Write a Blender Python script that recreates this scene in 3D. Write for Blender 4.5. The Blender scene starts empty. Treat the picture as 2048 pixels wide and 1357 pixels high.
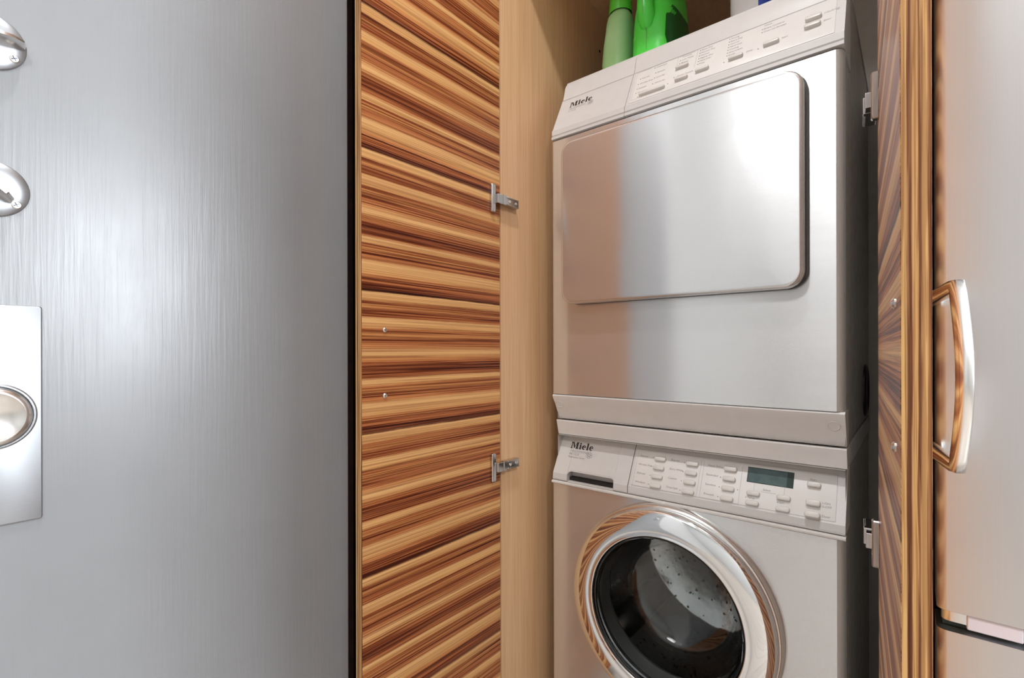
import bpy, math, random
from mathutils import Vector, Matrix

random.seed(4)
scene = bpy.context.scene
COL = scene.collection
PI = math.pi
H = 1.04                       # camera height above the floor; tables below give z relative to it

# ------------------------------------------------------------------ camera
cam_data = bpy.data.cameras.new('camera')
cam = bpy.data.objects.new('camera', cam_data)
COL.objects.link(cam)
cam_data.sensor_fit = 'HORIZONTAL'
cam_data.sensor_width = 36.0
cam_data.lens = 36.0 * 981.0 / 2048.0
cam_data.shift_y = (703.0 - 678.5) / 2048.0
cam_data.clip_start = 0.02
cam.location = (0, 0, H)
cam.rotation_euler = (Matrix.Rotation(math.radians(39.23), 3, 'Z') @ Matrix.Rotation(PI / 2, 3, 'X')
                      @ Matrix.Rotation(math.radians(-0.12), 3, 'Z')).to_euler()
scene.camera = cam

# ------------------------------------------------------------------ world, lights, exposure
world = bpy.data.worlds.new('world')
scene.world = world
world.use_nodes = True
wbg = world.node_tree.nodes['Background']
wbg.inputs['Color'].default_value = (0.80, 0.90, 1.0, 1)
wbg.inputs['Strength'].default_value = 1.5


def area_light(name, loc, rot, size, power, color, size_y=None, shape='DISK'):
    d = bpy.data.lights.new(name, 'AREA')
    d.shape = shape
    d.size = size
    if size_y:
        d.size_y = size_y
    d.energy = power
    d.color = color
    o = bpy.data.objects.new(name, d)
    o.location = loc
    o.rotation_euler = rot
    COL.objects.link(o)
    return o


# daylight entering by the window in the right wall, one recessed ceiling lamp, two added fills
area_light('window_daylight', (2.985, 1.10, 1.62), (0, PI / 2, 0), 1.10, 66, (0.88, 0.94, 1.0), 0.90, 'RECTANGLE')
area_light('ceiling_lamp_closet', (-0.18, 0.26, 2.73), (0, 0, 0), 0.09, 8.5, (0.99, 0.99, 1.0))
area_light('room_fill', (-0.50, -1.25, 2.73), (0, 0, 0), 0.60, 10, (0.99, 0.99, 1.0))  # added fill behind the camera, no known lamp there
area_light('kitchen_fill', (1.9, -1.0, 2.73), (0, 0, 0), 0.50, 46, (0.99, 0.99, 1.0))  # added fill from the right, stands for no known lamp

vs = scene.view_settings
vs.view_transform = 'Standard'
vs.look = 'None'
vs.gamma = 1.0
vs.use_curve_mapping = False
vs.exposure = 0.76
try:
    scene.cycles.max_bounces = 10
    scene.cycles.diffuse_bounces = 4
    scene.cycles.glossy_bounces = 5
    scene.cycles.transmission_bounces = 10
    scene.cycles.sample_clamp_indirect = 6.0
    scene.cycles.caustics_reflective = True
    scene.cycles.blur_glossy = 0.5
except Exception:
    pass


# ------------------------------------------------------------------ materials
def srgb(r, g, b):
    def c(v):
        v /= 255.0
        return v / 12.92 if v <= 0.04045 else ((v + 0.055) / 1.055) ** 2.4
    return (c(r), c(g), c(b), 1.0)


class NT:
    """small helper round one material's node tree"""
    def __init__(self, name, **kw):
        self.m = bpy.data.materials.new(name)
        self.m.use_nodes = True
        self.t = self.m.node_tree
        self.b = self.t.nodes['Principled BSDF']
        self.set(**kw)

    def set(self, **kw):
        names = dict(color='Base Color', rough='Roughness', metal='Metallic', ior='IOR', trans='Transmission Weight',
                     coat='Coat Weight', coat_rough='Coat Roughness', aniso='Anisotropic', aniso_rot='Anisotropic Rotation',
                     spec='Specular IOR Level', sss='Subsurface Weight', alpha='Alpha')
        for k, v in kw.items():
            self.b.inputs[names[k]].default_value = v

    def n(self, kind, **kw):
        nd = self.t.nodes.new(kind)
        for k, v in kw.items():
            if k in nd.inputs:
                nd.inputs[k].default_value = v
            else:
                setattr(nd, k, v)
        return nd

    def l(self, a, b):
        self.t.links.new(a, b)

    def coords(self, scale=(1, 1, 1), rot=(0, 0, 0), loc=(0, 0, 0)):
        tc = self.n('ShaderNodeTexCoord')
        mp = self.n('ShaderNodeMapping')
        mp.inputs['Scale'].default_value = scale
        mp.inputs['Rotation'].default_value = rot
        mp.inputs['Location'].default_value = loc
        self.l(tc.outputs['Object'], mp.inputs['Vector'])
        return mp.outputs['Vector']

    def noise(self, vec, scale=1.0, detail=3.0, rough=0.5, distortion=0.0):
        nz = self.n('ShaderNodeTexNoise')
        nz.inputs['Scale'].default_value = scale
        nz.inputs['Detail'].default_value = detail
        nz.inputs['Roughness'].default_value = rough
        nz.inputs['Distortion'].default_value = distortion
        self.l(vec, nz.inputs['Vector'])
        return nz.outputs['Fac']

    def math(self, op, a, b=None, c=None):
        m = self.n('ShaderNodeMath', operation=op)
        for i, v in enumerate((a, b, c)):
            if v is None:
                continue
            if hasattr(v, 'links') or hasattr(v, 'is_linked'):
                self.l(v, m.inputs[i])
            else:
                m.inputs[i].default_value = v
        return m.outputs[0]

    def ramp(self, fac, stops, interp='LINEAR'):
        r = self.n('ShaderNodeValToRGB')
        cr = r.color_ramp
        cr.interpolation = interp
        while len(cr.elements) < len(stops):
            cr.elements.new(0.5)
        for e, (p, c) in zip(cr.elements, stops):
            e.position = p
            e.color = c
        self.l(fac, r.inputs['Fac'])
        return r.outputs['Color']

    def mix(self, fac, a, b, blend='MIX'):
        m = self.n('ShaderNodeMix', data_type='RGBA', blend_type=blend)
        for key, v in ((0, fac), (6, a), (7, b)):
            if hasattr(v, 'is_linked'):
                self.l(v, m.inputs[key])
            else:
                m.inputs[key].default_value = v
        return m.outputs[2]

    def bump(self, h, strength=0.2, dist=0.001):
        b = self.n('ShaderNodeBump')
        b.inputs['Strength'].default_value = strength
        b.inputs['Distance'].default_value = dist
        self.l(h, b.inputs['Height'])
        self.l(b.outputs['Normal'], self.b.inputs['Normal'])


MATS = {}


def simple(name, color, rough=0.5, metal=0.0, grain=0.06, gscale=40.0, **kw):
    """plain finish with a faint procedural mottling in colour and gloss"""
    n = NT(name, rough=rough, metal=metal, **kw)
    nz = n.noise(n.coords(), gscale, 3)
    lo = tuple(c * (1 - grain) for c in color[:3]) + (1,)
    hi = tuple(min(1, c * (1 + grain)) for c in color[:3]) + (1,)
    n.l(n.ramp(nz, [(0.3, lo), (0.7, hi)]), n.b.inputs['Base Color'])
    r = n.math('MULTIPLY_ADD', nz, 0.10, max(0.0, rough - 0.05))
    n.l(r, n.b.inputs['Roughness'])
    MATS[name] = n.m
    return n


def brushed(name, color, rough, scale, aniso=0.0, rot=0.0, depth=0.0002, strength=0.15, metal=1.0):
    n = NT(name, color=color, metal=metal, rough=rough, aniso=aniso, aniso_rot=rot)
    nz = n.noise(n.coords(scale), 1.0, 4, 0.6)
    lo = tuple(c * 0.97 for c in color[:3]) + (1,)
    n.l(n.ramp(nz, [(0.3, lo), (0.7, color)]), n.b.inputs['Base Color'])
    smear = n.noise(n.coords((7, 7, 5)), 1.0, 1.5, 0.5, 0.4)
    r = n.math('ADD', n.math('MULTIPLY', nz, 0.05), n.math('MULTIPLY_ADD', smear, 0.06, rough - 0.055))
    n.l(r, n.b.inputs['Roughness'])
    if aniso:
        tg = n.n('ShaderNodeTangent', direction_type='RADIAL', axis='Z')
        n.l(tg.outputs['Tangent'], n.b.inputs['Tangent'])
    if strength:
        n.bump(nz, strength, depth)
    MATS[name] = n.m
    return n


brushed('stainless_front', (0.74, 0.735, 0.73, 1), 0.215, (5, 5, 420), 0.98, 0.25, 0.00006, 0.0, 0.80)
brushed('stainless_door', (0.72, 0.72, 0.72, 1), 0.20, (5, 5, 420), 0.98, 0.25, 0.00004, 0.0, 0.84)
brushed('stainless_fridge', (0.72, 0.725, 0.735, 1), 0.34, (900, 20, 8), 0.0, 0.0, 0.00006, 0.10)
brushed('satin_plate', (0.37, 0.38, 0.395, 1), 0.40, (60, 60, 500), 0.0, 0.0, 0.00004, 0.05)
brushed('satin_handle', (0.84, 0.82, 0.79, 1), 0.24, (60, 60, 60), 0.0, 0.0, 0.00004, 0.03)
brushed('hinge_steel', (0.58, 0.56, 0.54, 1), 0.14, (90, 90, 90), 0.0, 0.0, 0.00004, 0.03)
simple('chrome', (0.90, 0.90, 0.90, 1), 0.045, 1.0, 0.01)
MATS['chrome'].node_tree.nodes['Principled BSDF'].inputs['Roughness'].default_value = 0.04
simple('plastic_panel', srgb(208, 205, 202), 0.34, grain=0.02)
simple('plastic_inset', srgb(224, 221, 217), 0.36, grain=0.015)
simple('plastic_trim', srgb(214, 210, 205), 0.26, grain=0.02)
simple('enamel_collar', srgb(226, 222, 219), 0.22, grain=0.02)
simple('button_grey', srgb(214, 210, 204), 0.34, grain=0.02)
simple('button_slot', srgb(150, 146, 138), 0.45, grain=0.04)
simple('cabinet_side', srgb(196, 190, 182), 0.22, grain=0.06)
simple('rubber', srgb(70, 70, 70), 0.55, grain=0.10)
simple('black_gap', srgb(24, 20, 19), 0.6, grain=0.2)
simple('painted_gap_shade', srgb(20, 11, 10), 0.9, grain=0.2, spec=0.0)  # near black without gloss: the gap's shade is put into this colour
simple('closet_grey', srgb(224, 218, 210), 0.55, grain=0.04)
simple('white_wall', srgb(176, 176, 175), 0.7, grain=0.02)
simple('ceiling_white', srgb(226, 226, 224), 0.8, grain=0.02)
simple('print_dark', srgb(38, 32, 28), 0.5, grain=0.1)
simple('print_grey', srgb(150, 146, 144), 0.5, grain=0.05)
simple('print_line', srgb(188, 184, 180), 0.5, grain=0.03)
simple('nickel_screw', (0.75, 0.73, 0.70, 1), 0.25, 1.0)
simple('screw_slot', srgb(70, 78, 96), 0.5)
simple('jug_green', srgb(78, 218, 74), 0.26, grain=0.04, gscale=14, sss=0.0)
simple('cap_green', srgb(92, 205, 62), 0.32, grain=0.03)
simple('label_green', srgb(8, 92, 32), 0.35, grain=0.15)
simple('seam_brown', srgb(120, 160, 96), 0.5)
simple('bottle_white', srgb(236, 238, 240), 0.3, grain=0.02)
simple('label_blue', srgb(50, 84, 190), 0.35, grain=0.12)
simple('label_stripe', srgb(232, 210, 90), 0.4)
simple('fridge_side', srgb(70, 66, 62), 0.4)
simple('hinge_cover', srgb(226, 224, 234), 0.4, grain=0.02)
simple('display_glass', srgb(88, 106, 106), 0.55, grain=0.14, gscale=60, spec=0.1)
simple('display_bezel', srgb(62, 74, 72), 0.5, grain=0.05, spec=0.1)
simple('drum_steel', (0.55, 0.55, 0.55, 1), 0.25, 1.0)
simple('port_cap', srgb(32, 24, 20), 0.3)

# drum: dimpled pattern
n = NT('drum_perforated', color=(0.5, 0.5, 0.5, 1), metal=1.0, rough=0.20)
vo = n.n('ShaderNodeTexVoronoi')
vo.inputs['Scale'].default_value = 56.0
n.l(n.coords(), vo.inputs['Vector'])
n.l(n.ramp(vo.outputs['Distance'], [(0.16, (0.02, 0.02, 0.02, 1)), (0.24, (0.42, 0.42, 0.42, 1))]), n.b.inputs['Base Color'])
n.bump(vo.outputs['Distance'], 0.15, 0.002)
MATS['drum_perforated'] = n.m

# glass bowl of the porthole
n = NT('door_glass', color=(0.93, 0.96, 0.95, 1), rough=0.0, trans=1.0, ior=1.5)
gz = n.noise(n.coords((3, 3, 3)), 1.0, 2)
n.l(n.ramp(gz, [(0, (0.90, 0.94, 0.93, 1)), (1, (0.96, 0.98, 0.97, 1))]), n.b.inputs['Base Color'])
MATS['door_glass'] = n.m

# translucent pale green bottle, darker above its liquid level is real liquid inside
n = NT('bottle_translucent', color=srgb(168, 222, 160), rough=0.30, sss=0.35)
n.b.inputs['Subsurface Radius'].default_value = (0.02, 0.03, 0.02)
gz = n.noise(n.coords((6, 6, 14)), 1.0, 2)
n.l(n.ramp(gz, [(0.2, srgb(166, 220, 150)), (0.8, srgb(188, 232, 178))]), n.b.inputs['Base Color'])
MATS['bottle_translucent'] = n.m
simple('bottle_liquid', srgb(170, 224, 182), 0.3, grain=0.03)


# zebrano veneer: horizontal bands that repeat with the veneer leaf (0.247 m), fine lines on top
L1, L2, L3 = srgb(228, 180, 120), srgb(216, 162, 102), srgb(196, 134, 80)
M1, M2, M3 = srgb(200, 132, 80), srgb(182, 112, 66), srgb(166, 98, 58)
D1, D2 = srgb(140, 78, 46), srgb(92, 42, 26)
ZSTOPS = [(0.0, D2), (0.016, M2), (0.05, M3), (0.088, D2), (0.104, L1), (0.155, L2), (0.168, M3), (0.205, L3),
          (0.232, M3), (0.272, M2), (0.29, L1), (0.345, L2), (0.362, M2), (0.40, L3), (0.44, M3), (0.48, M1),
          (0.53, L1), (0.57, L3), (0.60, M2), (0.65, D1), (0.70, M2), (0.722, L1), (0.752, L2), (0.768, M2),
          (0.80, L3), (0.832, M3), (0.868, M1), (0.892, L1), (0.965, L2), (0.985, M1)]


def zebrano(name, axis, offset=0.0, period=0.247, rough=0.40, stops=ZSTOPS, wobble=0.010, lines=0.85):
    """axis: the coordinate ACROSS the grain ('Z' = horizontal grain, 'X' = vertical grain seen on an edge)"""
    n = NT(name, rough=rough, spec=0.3)
    tc = n.n('ShaderNodeTexCoord')
    sep = n.n('ShaderNodeSeparateXYZ')
    n.l(tc.outputs['Object'], sep.inputs[0])
    along = {'Z': (1.6, 1.6, 2.2), 'X': (6.0, 2.0, 1.1)}[axis]
    fine = {'Z': (2.2, 2.2, 620), 'X': (700, 20, 7)}[axis]
    low = n.noise(n.coords(along), 1.0, 2)
    rag = n.noise(n.coords({'Z': (26, 26, 60), 'X': (120, 60, 16)}[axis]), 1.0, 3)
    d = n.math('MULTIPLY', n.math('SUBTRACT', low, 0.5), wobble * 2)
    d = n.math('ADD', d, n.math('MULTIPLY', n.math('SUBTRACT', rag, 0.5), wobble * 0.5))
    v = n.math('ADD', sep.outputs[axis], d)
    p = n.math('FRACT', n.math('MULTIPLY_ADD', v, -1.0 / period, offset))
    base = n.ramp(p, stops)
    fn = n.noise(n.coords(fine), 1.0, 2, 0.6, 0.15)
    f2 = n.noise(n.coords({'Z': (1.5, 1.5, 270), 'X': (260, 20, 5)}[axis]), 1.0, 2, 0.6, 0.1)
    dark = n.ramp(fn, [(0.44, srgb(150, 92, 62)), (0.50, (1, 1, 1, 1))])
    dark2 = n.ramp(f2, [(0.43, srgb(134, 78, 50)), (0.49, (1, 1, 1, 1))])
    sc = n.n('ShaderNodeSeparateColor')
    n.l(base, sc.inputs[0])
    wgt = n.n('ShaderNodeMapRange')
    n.l(sc.outputs[0], wgt.inputs['Value'])
    for k_, v_ in (('From Min', 0.40), ('From Max', 0.75), ('To Min', lines), ('To Max', lines * 0.3)):
        wgt.inputs[k_].default_value = v_
    col = n.mix(wgt.outputs[0], base, dark, 'MULTIPLY')
    col = n.mix(wgt.outputs[0], col, dark2, 'MULTIPLY')
    n.l(col, n.b.inputs['Base Color'])
    n.bump(fn, 0.06, 0.0003)
    MATS[name] = n.m
    return n


zebrano('zebrano_face', 'Z', offset=(0.375 + H) / 0.247, wobble=0.005)
EST = [(0.0, srgb(196, 150, 96)), (0.06, srgb(120, 74, 42)), (0.16, srgb(150, 100, 60)), (0.20, srgb(206, 164, 106)), (0.40, srgb(202, 156, 98)),
       (0.45, srgb(116, 70, 40)), (0.52, srgb(160, 108, 66)), (0.58, srgb(206, 162, 104)), (0.74, srgb(198, 150, 94)), (0.80, srgb(128, 80, 48)),
       (0.86, srgb(196, 148, 92)), (1.0, srgb(196, 150, 96))]
zebrano('zebrano_edge', 'X', period=0.0185, stops=EST, wobble=0.0022, rough=0.45, lines=0.65)

# beech laminate of the closet carcass: vertical fine grain
n = NT('beech_laminate', rough=0.42)
b1 = n.noise(n.coords((60, 60, 1.2)), 1.0, 4, 0.6, 0.4)
b2 = n.noise(n.coords((420, 420, 6)), 1.0, 2)
bb = n.ramp(b1, [(0.25, srgb(212, 170, 128)), (0.5, srgb(220, 180, 138)), (0.75, srgb(226, 188, 146))])
bc = n.ramp(b2, [(0.35, srgb(238, 226, 214)), (0.6, (1, 1, 1, 1))])
n.l(n.mix(0.6, bb, bc, 'MULTIPLY'), n.b.inputs['Base Color'])
n.bump(b2, 0.04, 0.0002)
MATS['beech_laminate'] = n.m

# grey gloss paint with brush marks running down the entry door
n = NT('grey_paint', rough=0.30, spec=0.7)
g0 = n.noise(n.coords((4, 4, 3)), 1.0, 4, 0.6)
n.l(n.ramp(g0, [(0.3, srgb(126, 127, 129)), (0.7, srgb(134, 135, 137))]), n.b.inputs['Base Color'])
g1 = n.noise(n.coords((190, 190, 7)), 1.0, 4, 0.6, 0.3)
g2 = n.noise(n.coords((26, 26, 9)), 1.0, 3)
hh = n.math('ADD', g1, n.math('MULTIPLY', g2, 0.6))
n.l(n.math('MULTIPLY_ADD', g2, 0.10, 0.29), n.b.inputs['Roughness'])
n.bump(hh, 0.28, 0.0009)
MATS['grey_paint'] = n.m

# wooden floor of the room, planks
n = NT('floor_wood', rough=0.35)
fb = n.n('ShaderNodeTexBrick')
fb.inputs['Scale'].default_value = 1.0
fb.inputs['Brick Width'].default_value = 1.2
fb.inputs['Row Height'].default_value = 0.09
fb.inputs['Mortar Size'].default_value = 0.0015
fb.inputs['Color1'].default_value = srgb(182, 173, 164)
fb.inputs['Color2'].default_value = srgb(172, 163, 154)
fb.inputs['Mortar'].default_value = srgb(110, 92, 78)
n.l(n.coords(), fb.inputs['Vector'])
n.l(fb.outputs['Color'], n.b.inputs['Base Color'])
MATS['floor_wood'] = n.m


# ------------------------------------------------------------------ mesh helpers
def new_obj(name, verts, faces, mat, parent=None, smooth=False, bevel=0.0, bseg=2, angle=35):
    me = bpy.data.meshes.new(name)
    me.from_pydata([tuple(v) for v in verts], [], faces)
    me.validate()
    me.update()
    mats = mat if isinstance(mat, (list, tuple)) else [mat]
    for m in mats:
        me.materials.append(MATS[m])
    o = bpy.data.objects.new(name, me)
    COL.objects.link(o)
    if smooth:
        me.polygons.foreach_set('use_smooth', [True] * len(me.polygons))
        try:
            me.set_sharp_from_angle(angle=math.radians(angle))
        except Exception:
            pass
    if bevel:
        b = o.modifiers.new('bevel', 'BEVEL')
        b.width = bevel
        b.segments = bseg
        b.limit_method = 'ANGLE'
        b.angle_limit = math.radians(30)
        b.harden_normals = True
    if parent is not None:
        put(o, parent)
    return o


def put(o, parent):
    o.parent = parent
    root = parent
    off = Vector((0, 0, 0))
    while root is not None:
        if root.type == 'EMPTY':
            off += Vector(root.location)
        root = root.parent
    if parent.type == 'EMPTY':
        o.matrix_parent_inverse = Matrix.Translation(-off)
    else:
        # a mesh parent sits (through its own inverse) with identity world matrix
        o.matrix_parent_inverse = Matrix.Identity(4)
    return o


def thing(name, label, cat, loc, group=None, kind=None):
    o = bpy.data.objects.new(name, None)
    o.location = loc
    o.empty_display_size = 0.05
    COL.objects.link(o)
    tag(o, label, cat, group, kind)
    return o


def tag(o, label=None, cat=None, group=None, kind=None):
    if label:
        o['label'] = label
    if cat:
        o['category'] = cat
    if group:
        o['group'] = group
    if kind:
        o['kind'] = kind
    return o


class MB:
    """collects verts and faces of one part"""
    def __init__(self):
        self.v, self.f = [], []

    def add(self, verts, faces):
        k = len(self.v)
        self.v += [Vector(p) for p in verts]
        self.f += [[i + k for i in f] for f in faces]
        return self

    def box(self, x0, x1, y0, y1, z0, z1, fn=None):
        p = [(x0, y0, z0), (x1, y0, z0), (x1, y1, z0), (x0, y1, z0), (x0, y0, z1), (x1, y0, z1), (x1, y1, z1), (x0, y1, z1)]
        if fn:
            p = [fn(*q) for q in p]
        return self.add(p, [[0, 3, 2, 1], [4, 5, 6, 7], [0, 1, 5, 4], [1, 2, 6, 5], [2, 3, 7, 6], [3, 0, 4, 7]])

    def loft(self, loops, cap0=True, cap1=True, closed=True):
        n = len(loops[0])
        v = [p for lp in loops for p in lp]
        f = []
        for i in range(len(loops) - 1):
            for j in range(n if closed else n - 1):
                a, b = i * n + j, i * n + (j + 1) % n
                f.append([a, b, b + n, a + n])
        if cap0:
            f.append(list(range(n))[::-1])
        if cap1:
            f.append([(len(loops) - 1) * n + j for j in range(n)])
        return self.add(v, f)

    def obj(self, name, mat, parent=None, **kw):
        o = new_obj(name, self.v, self.f, mat, parent, **kw)
        import bmesh
        bm = bmesh.new()
        bm.from_mesh(o.data)
        bmesh.ops.recalc_face_normals(bm, faces=bm.faces)
        bm.to_mesh(o.data)
        bm.free()
        if kw.get('smooth'):
            o.data.polygons.foreach_set('use_smooth', [True] * len(o.data.polygons))
            try:
                o.data.set_sharp_from_angle(angle=math.radians(kw.get('angle', 35)))
            except Exception:
                pass
        return o


def rrect(w, h, r, n=6):
    pts = []
    for cx, cy, a0 in ((w / 2 - r, h / 2 - r, 0), (-w / 2 + r, h / 2 - r, 90), (-w / 2 + r, -h / 2 + r, 180), (w / 2 - r, -h / 2 + r, 270)):
        for k in range(n + 1):
            a = math.radians(a0 + 90.0 * k / n)
            pts.append((cx + r * math.cos(a), cy + r * math.sin(a)))
    return pts


def circle(r, n=48, a0=0.0):
    return [(r * math.cos(a0 + 2 * PI * k / n), r * math.sin(a0 + 2 * PI * k / n)) for k in range(n)]


class Frame:
    """origin o, right u, up v, outward w: places flat drawn things on a tilted face"""
    def __init__(self, o, u, v):
        self.o = Vector(o)
        self.u = Vector(u).normalized()
        self.v = Vector(v).normalized()
        self.w = self.u.cross(self.v).normalized()

    def __call__(self, a, b, c=0.0):
        return self.o + self.u * a + self.v * b + self.w * c


def pad(mb, fr, cu, cv, w, h, r, height, edge=0.0008, base=-0.0005, n=5):
    """rounded raised pad with soft edge"""
    lo = [fr(cu + a, cv + b, base) for a, b in rrect(w, h, r, n)]
    mi = [fr(cu + a, cv + b, height - edge) for a, b in rrect(w, h, r, n)]
    m2 = [fr(cu + a, cv + b, height - edge * 0.3) for a, b in rrect(w - edge * 0.8, h - edge * 0.8, max(r - edge * 0.4, 0.0002), n)]
    hi = [fr(cu + a, cv + b, height) for a, b in rrect(w - edge * 2, h - edge * 2, max(r - edge, 0.0002), n)]
    mb.loft([lo, mi, m2, hi])
    return mb


def revolve(mb, fr, prof, n=96, closed_prof=False):
    """prof = [(radius, outward)] about the frame's w axis"""
    loops = [[fr(r * math.cos(2 * PI * k / n), r * math.sin(2 * PI * k / n), w) for k in range(n)] for r, w in prof]
    if closed_prof:
        loops.append(loops[0])
    mb.loft(loops, False, False)
    return mb


def extrude_profile(mb, prof, x0, x1):
    """prof = [(y, z)] polygon, pushed along X"""
    a = [(x0, y, z) for y, z in prof]
    b = [(x1, y, z) for y, z in prof]
    mb.loft([a, b])
    return mb


def line(mb, fr, pts, wd, h=0.0004):
    for (a, b), (c, d) in zip(pts[:-1], pts[1:]):
        dx, dy = c - a, d - b
        ln = math.hypot(dx, dy) or 1
        px, py = -dy / ln * wd / 2, dx / ln * wd / 2
        ex, ey = dx / ln * wd / 2, dy / ln * wd / 2
        q = [(a - ex + px, b - ey + py), (a - ex - px, b - ey - py), (c + ex - px, d + ey - py), (c + ex + px, d + ey + py)]
        mb.add([fr(s, t, h) for s, t in q], [[0, 1, 2, 3]])


def text(mb, fr, s, u, v, size, h=0.0004, bold=0.0, align='LEFT', sx=1.0):
    cu = bpy.data.curves.new('t', 'FONT')
    cu.body = s
    cu.size = size
    cu.offset = bold
    cu.align_x = align
    cu.resolution_u = 2
    o = bpy.data.objects.new('t', cu)
    COL.objects.link(o)
    bpy.context.view_layer.update()
    me = o.to_mesh()
    mb.add([fr(u + p.co.x * sx, v + p.co.y, h) for p in me.vertices], [list(p.vertices) for p in me.polygons])
    o.to_mesh_clear()
    bpy.data.objects.remove(o)
    bpy.data.curves.remove(cu)


def logo_letters(mb, fr, u, v, h, x_scale=1.0, z=0.0004):
    """heavy slab lettering M-i-e-l-e, h = capital height"""
    def poly(pts):
        mb.add([fr(u + x * h * x_scale, v + y * h, z) for x, y in pts], [list(range(len(pts)))])
    # M
    poly([(0.0, 0), (0.34, 0), (0.34, 0.10), (0.0, 0.10)])
    poly([(0.09, 0.1), (0.23, 0.1), (0.23, 0.9), (0.09, 0.9)])
    poly([(0.0, 0.9), (0.36, 0.9), (0.36, 1.0), (0.0, 1.0)])
    poly([(0.22, 1.0), (0.46, 1.0), (0.78, 0.30), (0.66, 0.04)])
    poly([(0.66, 0.04), (0.80, 0.30), (1.06, 1.0), (0.98, 1.0)])
    poly([(0.98, 0.1), (1.30, 0.1), (1.30, 1.0), (0.98, 1.0)])
    poly([(0.90, 0), (1.40, 0), (1.40, 0.10), (0.90, 0.10)])
    poly([(1.30, 0.9), (1.40, 0.9), (1.40, 1.0), (1.30, 1.0)])

    def stem(x0, top):
        poly([(x0, 0), (x0 + 0.42, 0), (x0 + 0.42, 0.09), (x0, 0.09)])
        poly([(x0 + 0.08, 0.09), (x0 + 0.35, 0.09), (x0 + 0.35, top), (x0 + 0.08, top)])
        poly([(x0, top - 0.09), (x0 + 0.08, top - 0.09), (x0 + 0.08, top), (x0, top)])

    def ee(x0):
        c, r = (x0 + 0.34, 0.34), 0.35
        inner = lambda a: 0.20 if 90 < a < 270 else 0.13
        angs = list(range(20, 316, 12))
        for a, b in zip(angs[:-1], angs[1:]):
            wa = 0.22 if 100 < a < 260 else 0.12
            q = []
            for rr, an in ((r, a), (r, b), (r - wa, b), (r - wa, a)):
                q.append((c[0] + rr * math.cos(math.radians(an)), c[1] + rr * math.sin(math.radians(an))))
            poly(q)
        poly([(c[0] - 0.18, c[1] - 0.0), (c[0] + 0.34, c[1] + 0.0), (c[0] + 0.34, c[1] + 0.10), (c[0] - 0.18, c[1] + 0.10)])
    stem(1.52, 0.68)
    poly([(1.62 + 0.16 * math.cos(a) + 0.10, 0.86 + 0.13 * math.sin(a)) for a in [2 * PI * k / 10 for k in range(10)]])
    ee(2.05)
    stem(2.84, 1.04)
    ee(3.38)


# ------------------------------------------------------------------ room shell
ZC = 2.75


def shell(name, label, boxes, mat, **kw):
    mb = MB()
    for b in boxes:
        mb.box(*b)
    o = mb.obj(name, mat, **kw)
    tag(o, label, None, None, 'structure')
    return o


shell('floor', 'reddish brown wooden plank floor', [(-0.95, 3.1, -2.7, 1.75, -0.05, 0.0)], 'floor_wood')
shell('ceiling', 'white ceiling of the room', [(-0.95, 3.1, -2.7, 1.75, ZC, ZC + 0.05)], 'ceiling_white')
shell('wall_left', 'white wall around the grey entry door', [(-0.95, -0.835, -2.7, -0.12, 0, ZC), (-0.95, -0.835, -0.12, 0.56, 2.12, ZC)], 'white_wall')
shell('wall_back', 'white wall behind the viewer', [(-0.835, 3.0, -2.7, -2.6, 0, ZC)], 'white_wall')
shell('wall_right', 'white wall with the window', [(3.0, 3.1, -2.7, 0.6, 0, ZC), (3.0, 3.1, 1.6, 1.75, 0, ZC), (3.0, 3.1, 0.6, 1.6, 0, 0.95), (3.0, 3.1, 0.6, 1.6, 2.25, ZC)], 'white_wall')
shell('wall_front', 'white wall beside the closet and refrigerator', [(-0.95, 3.0, 1.66, 1.75, 0, ZC), (0.70, 0.76, 0.90, 1.66, 0, ZC), (-0.74, 0.70, 0.87, 0.93, 2.36, ZC)], 'white_wall')
shell('gap_filler_1', 'near-black filler with painted shade in the gap behind the grey door', [(-0.95, -0.845, 0.545, 1.66, 0, ZC), (-0.845, -0.752, 0.90, 0.94, 0, ZC)], 'painted_gap_shade')  # added blocks, coloured dark to stand for the shade in the gap

# window frame in the right wall
wn = thing('window_1', 'white framed window in the right wall', None, (3.0, 1.1, 0.95), kind='structure')
mb = MB()
for b in ((3.0, 3.05, 0.6, 0.65, 0.95, 2.25), (3.0, 3.05, 1.55, 1.6, 0.95, 2.25), (3.0, 3.05, 0.65, 1.55, 0.95, 1.0), (3.0, 3.05, 0.65, 1.55, 2.2, 2.25)):
    mb.box(*b)
mb.obj('window_frame', 'white_wall', wn)

# ------------------------------------------------------------------ grey entry door with its locks
XD = -0.80
door = MB().box(XD - 0.044, XD, -0.085, 0.507, 0.012, 2.10).obj('door_1', 'grey_paint', bevel=0.004, bseg=3)
tag(door, 'grey gloss painted entry door with brushed metal locks', 'door', None, 'structure')
FD = Frame((XD, 0, H), (0, 1, 0), (0, 0, 1))      # u = +Y, v = up, w = u x v = +X (towards the room)

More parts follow.
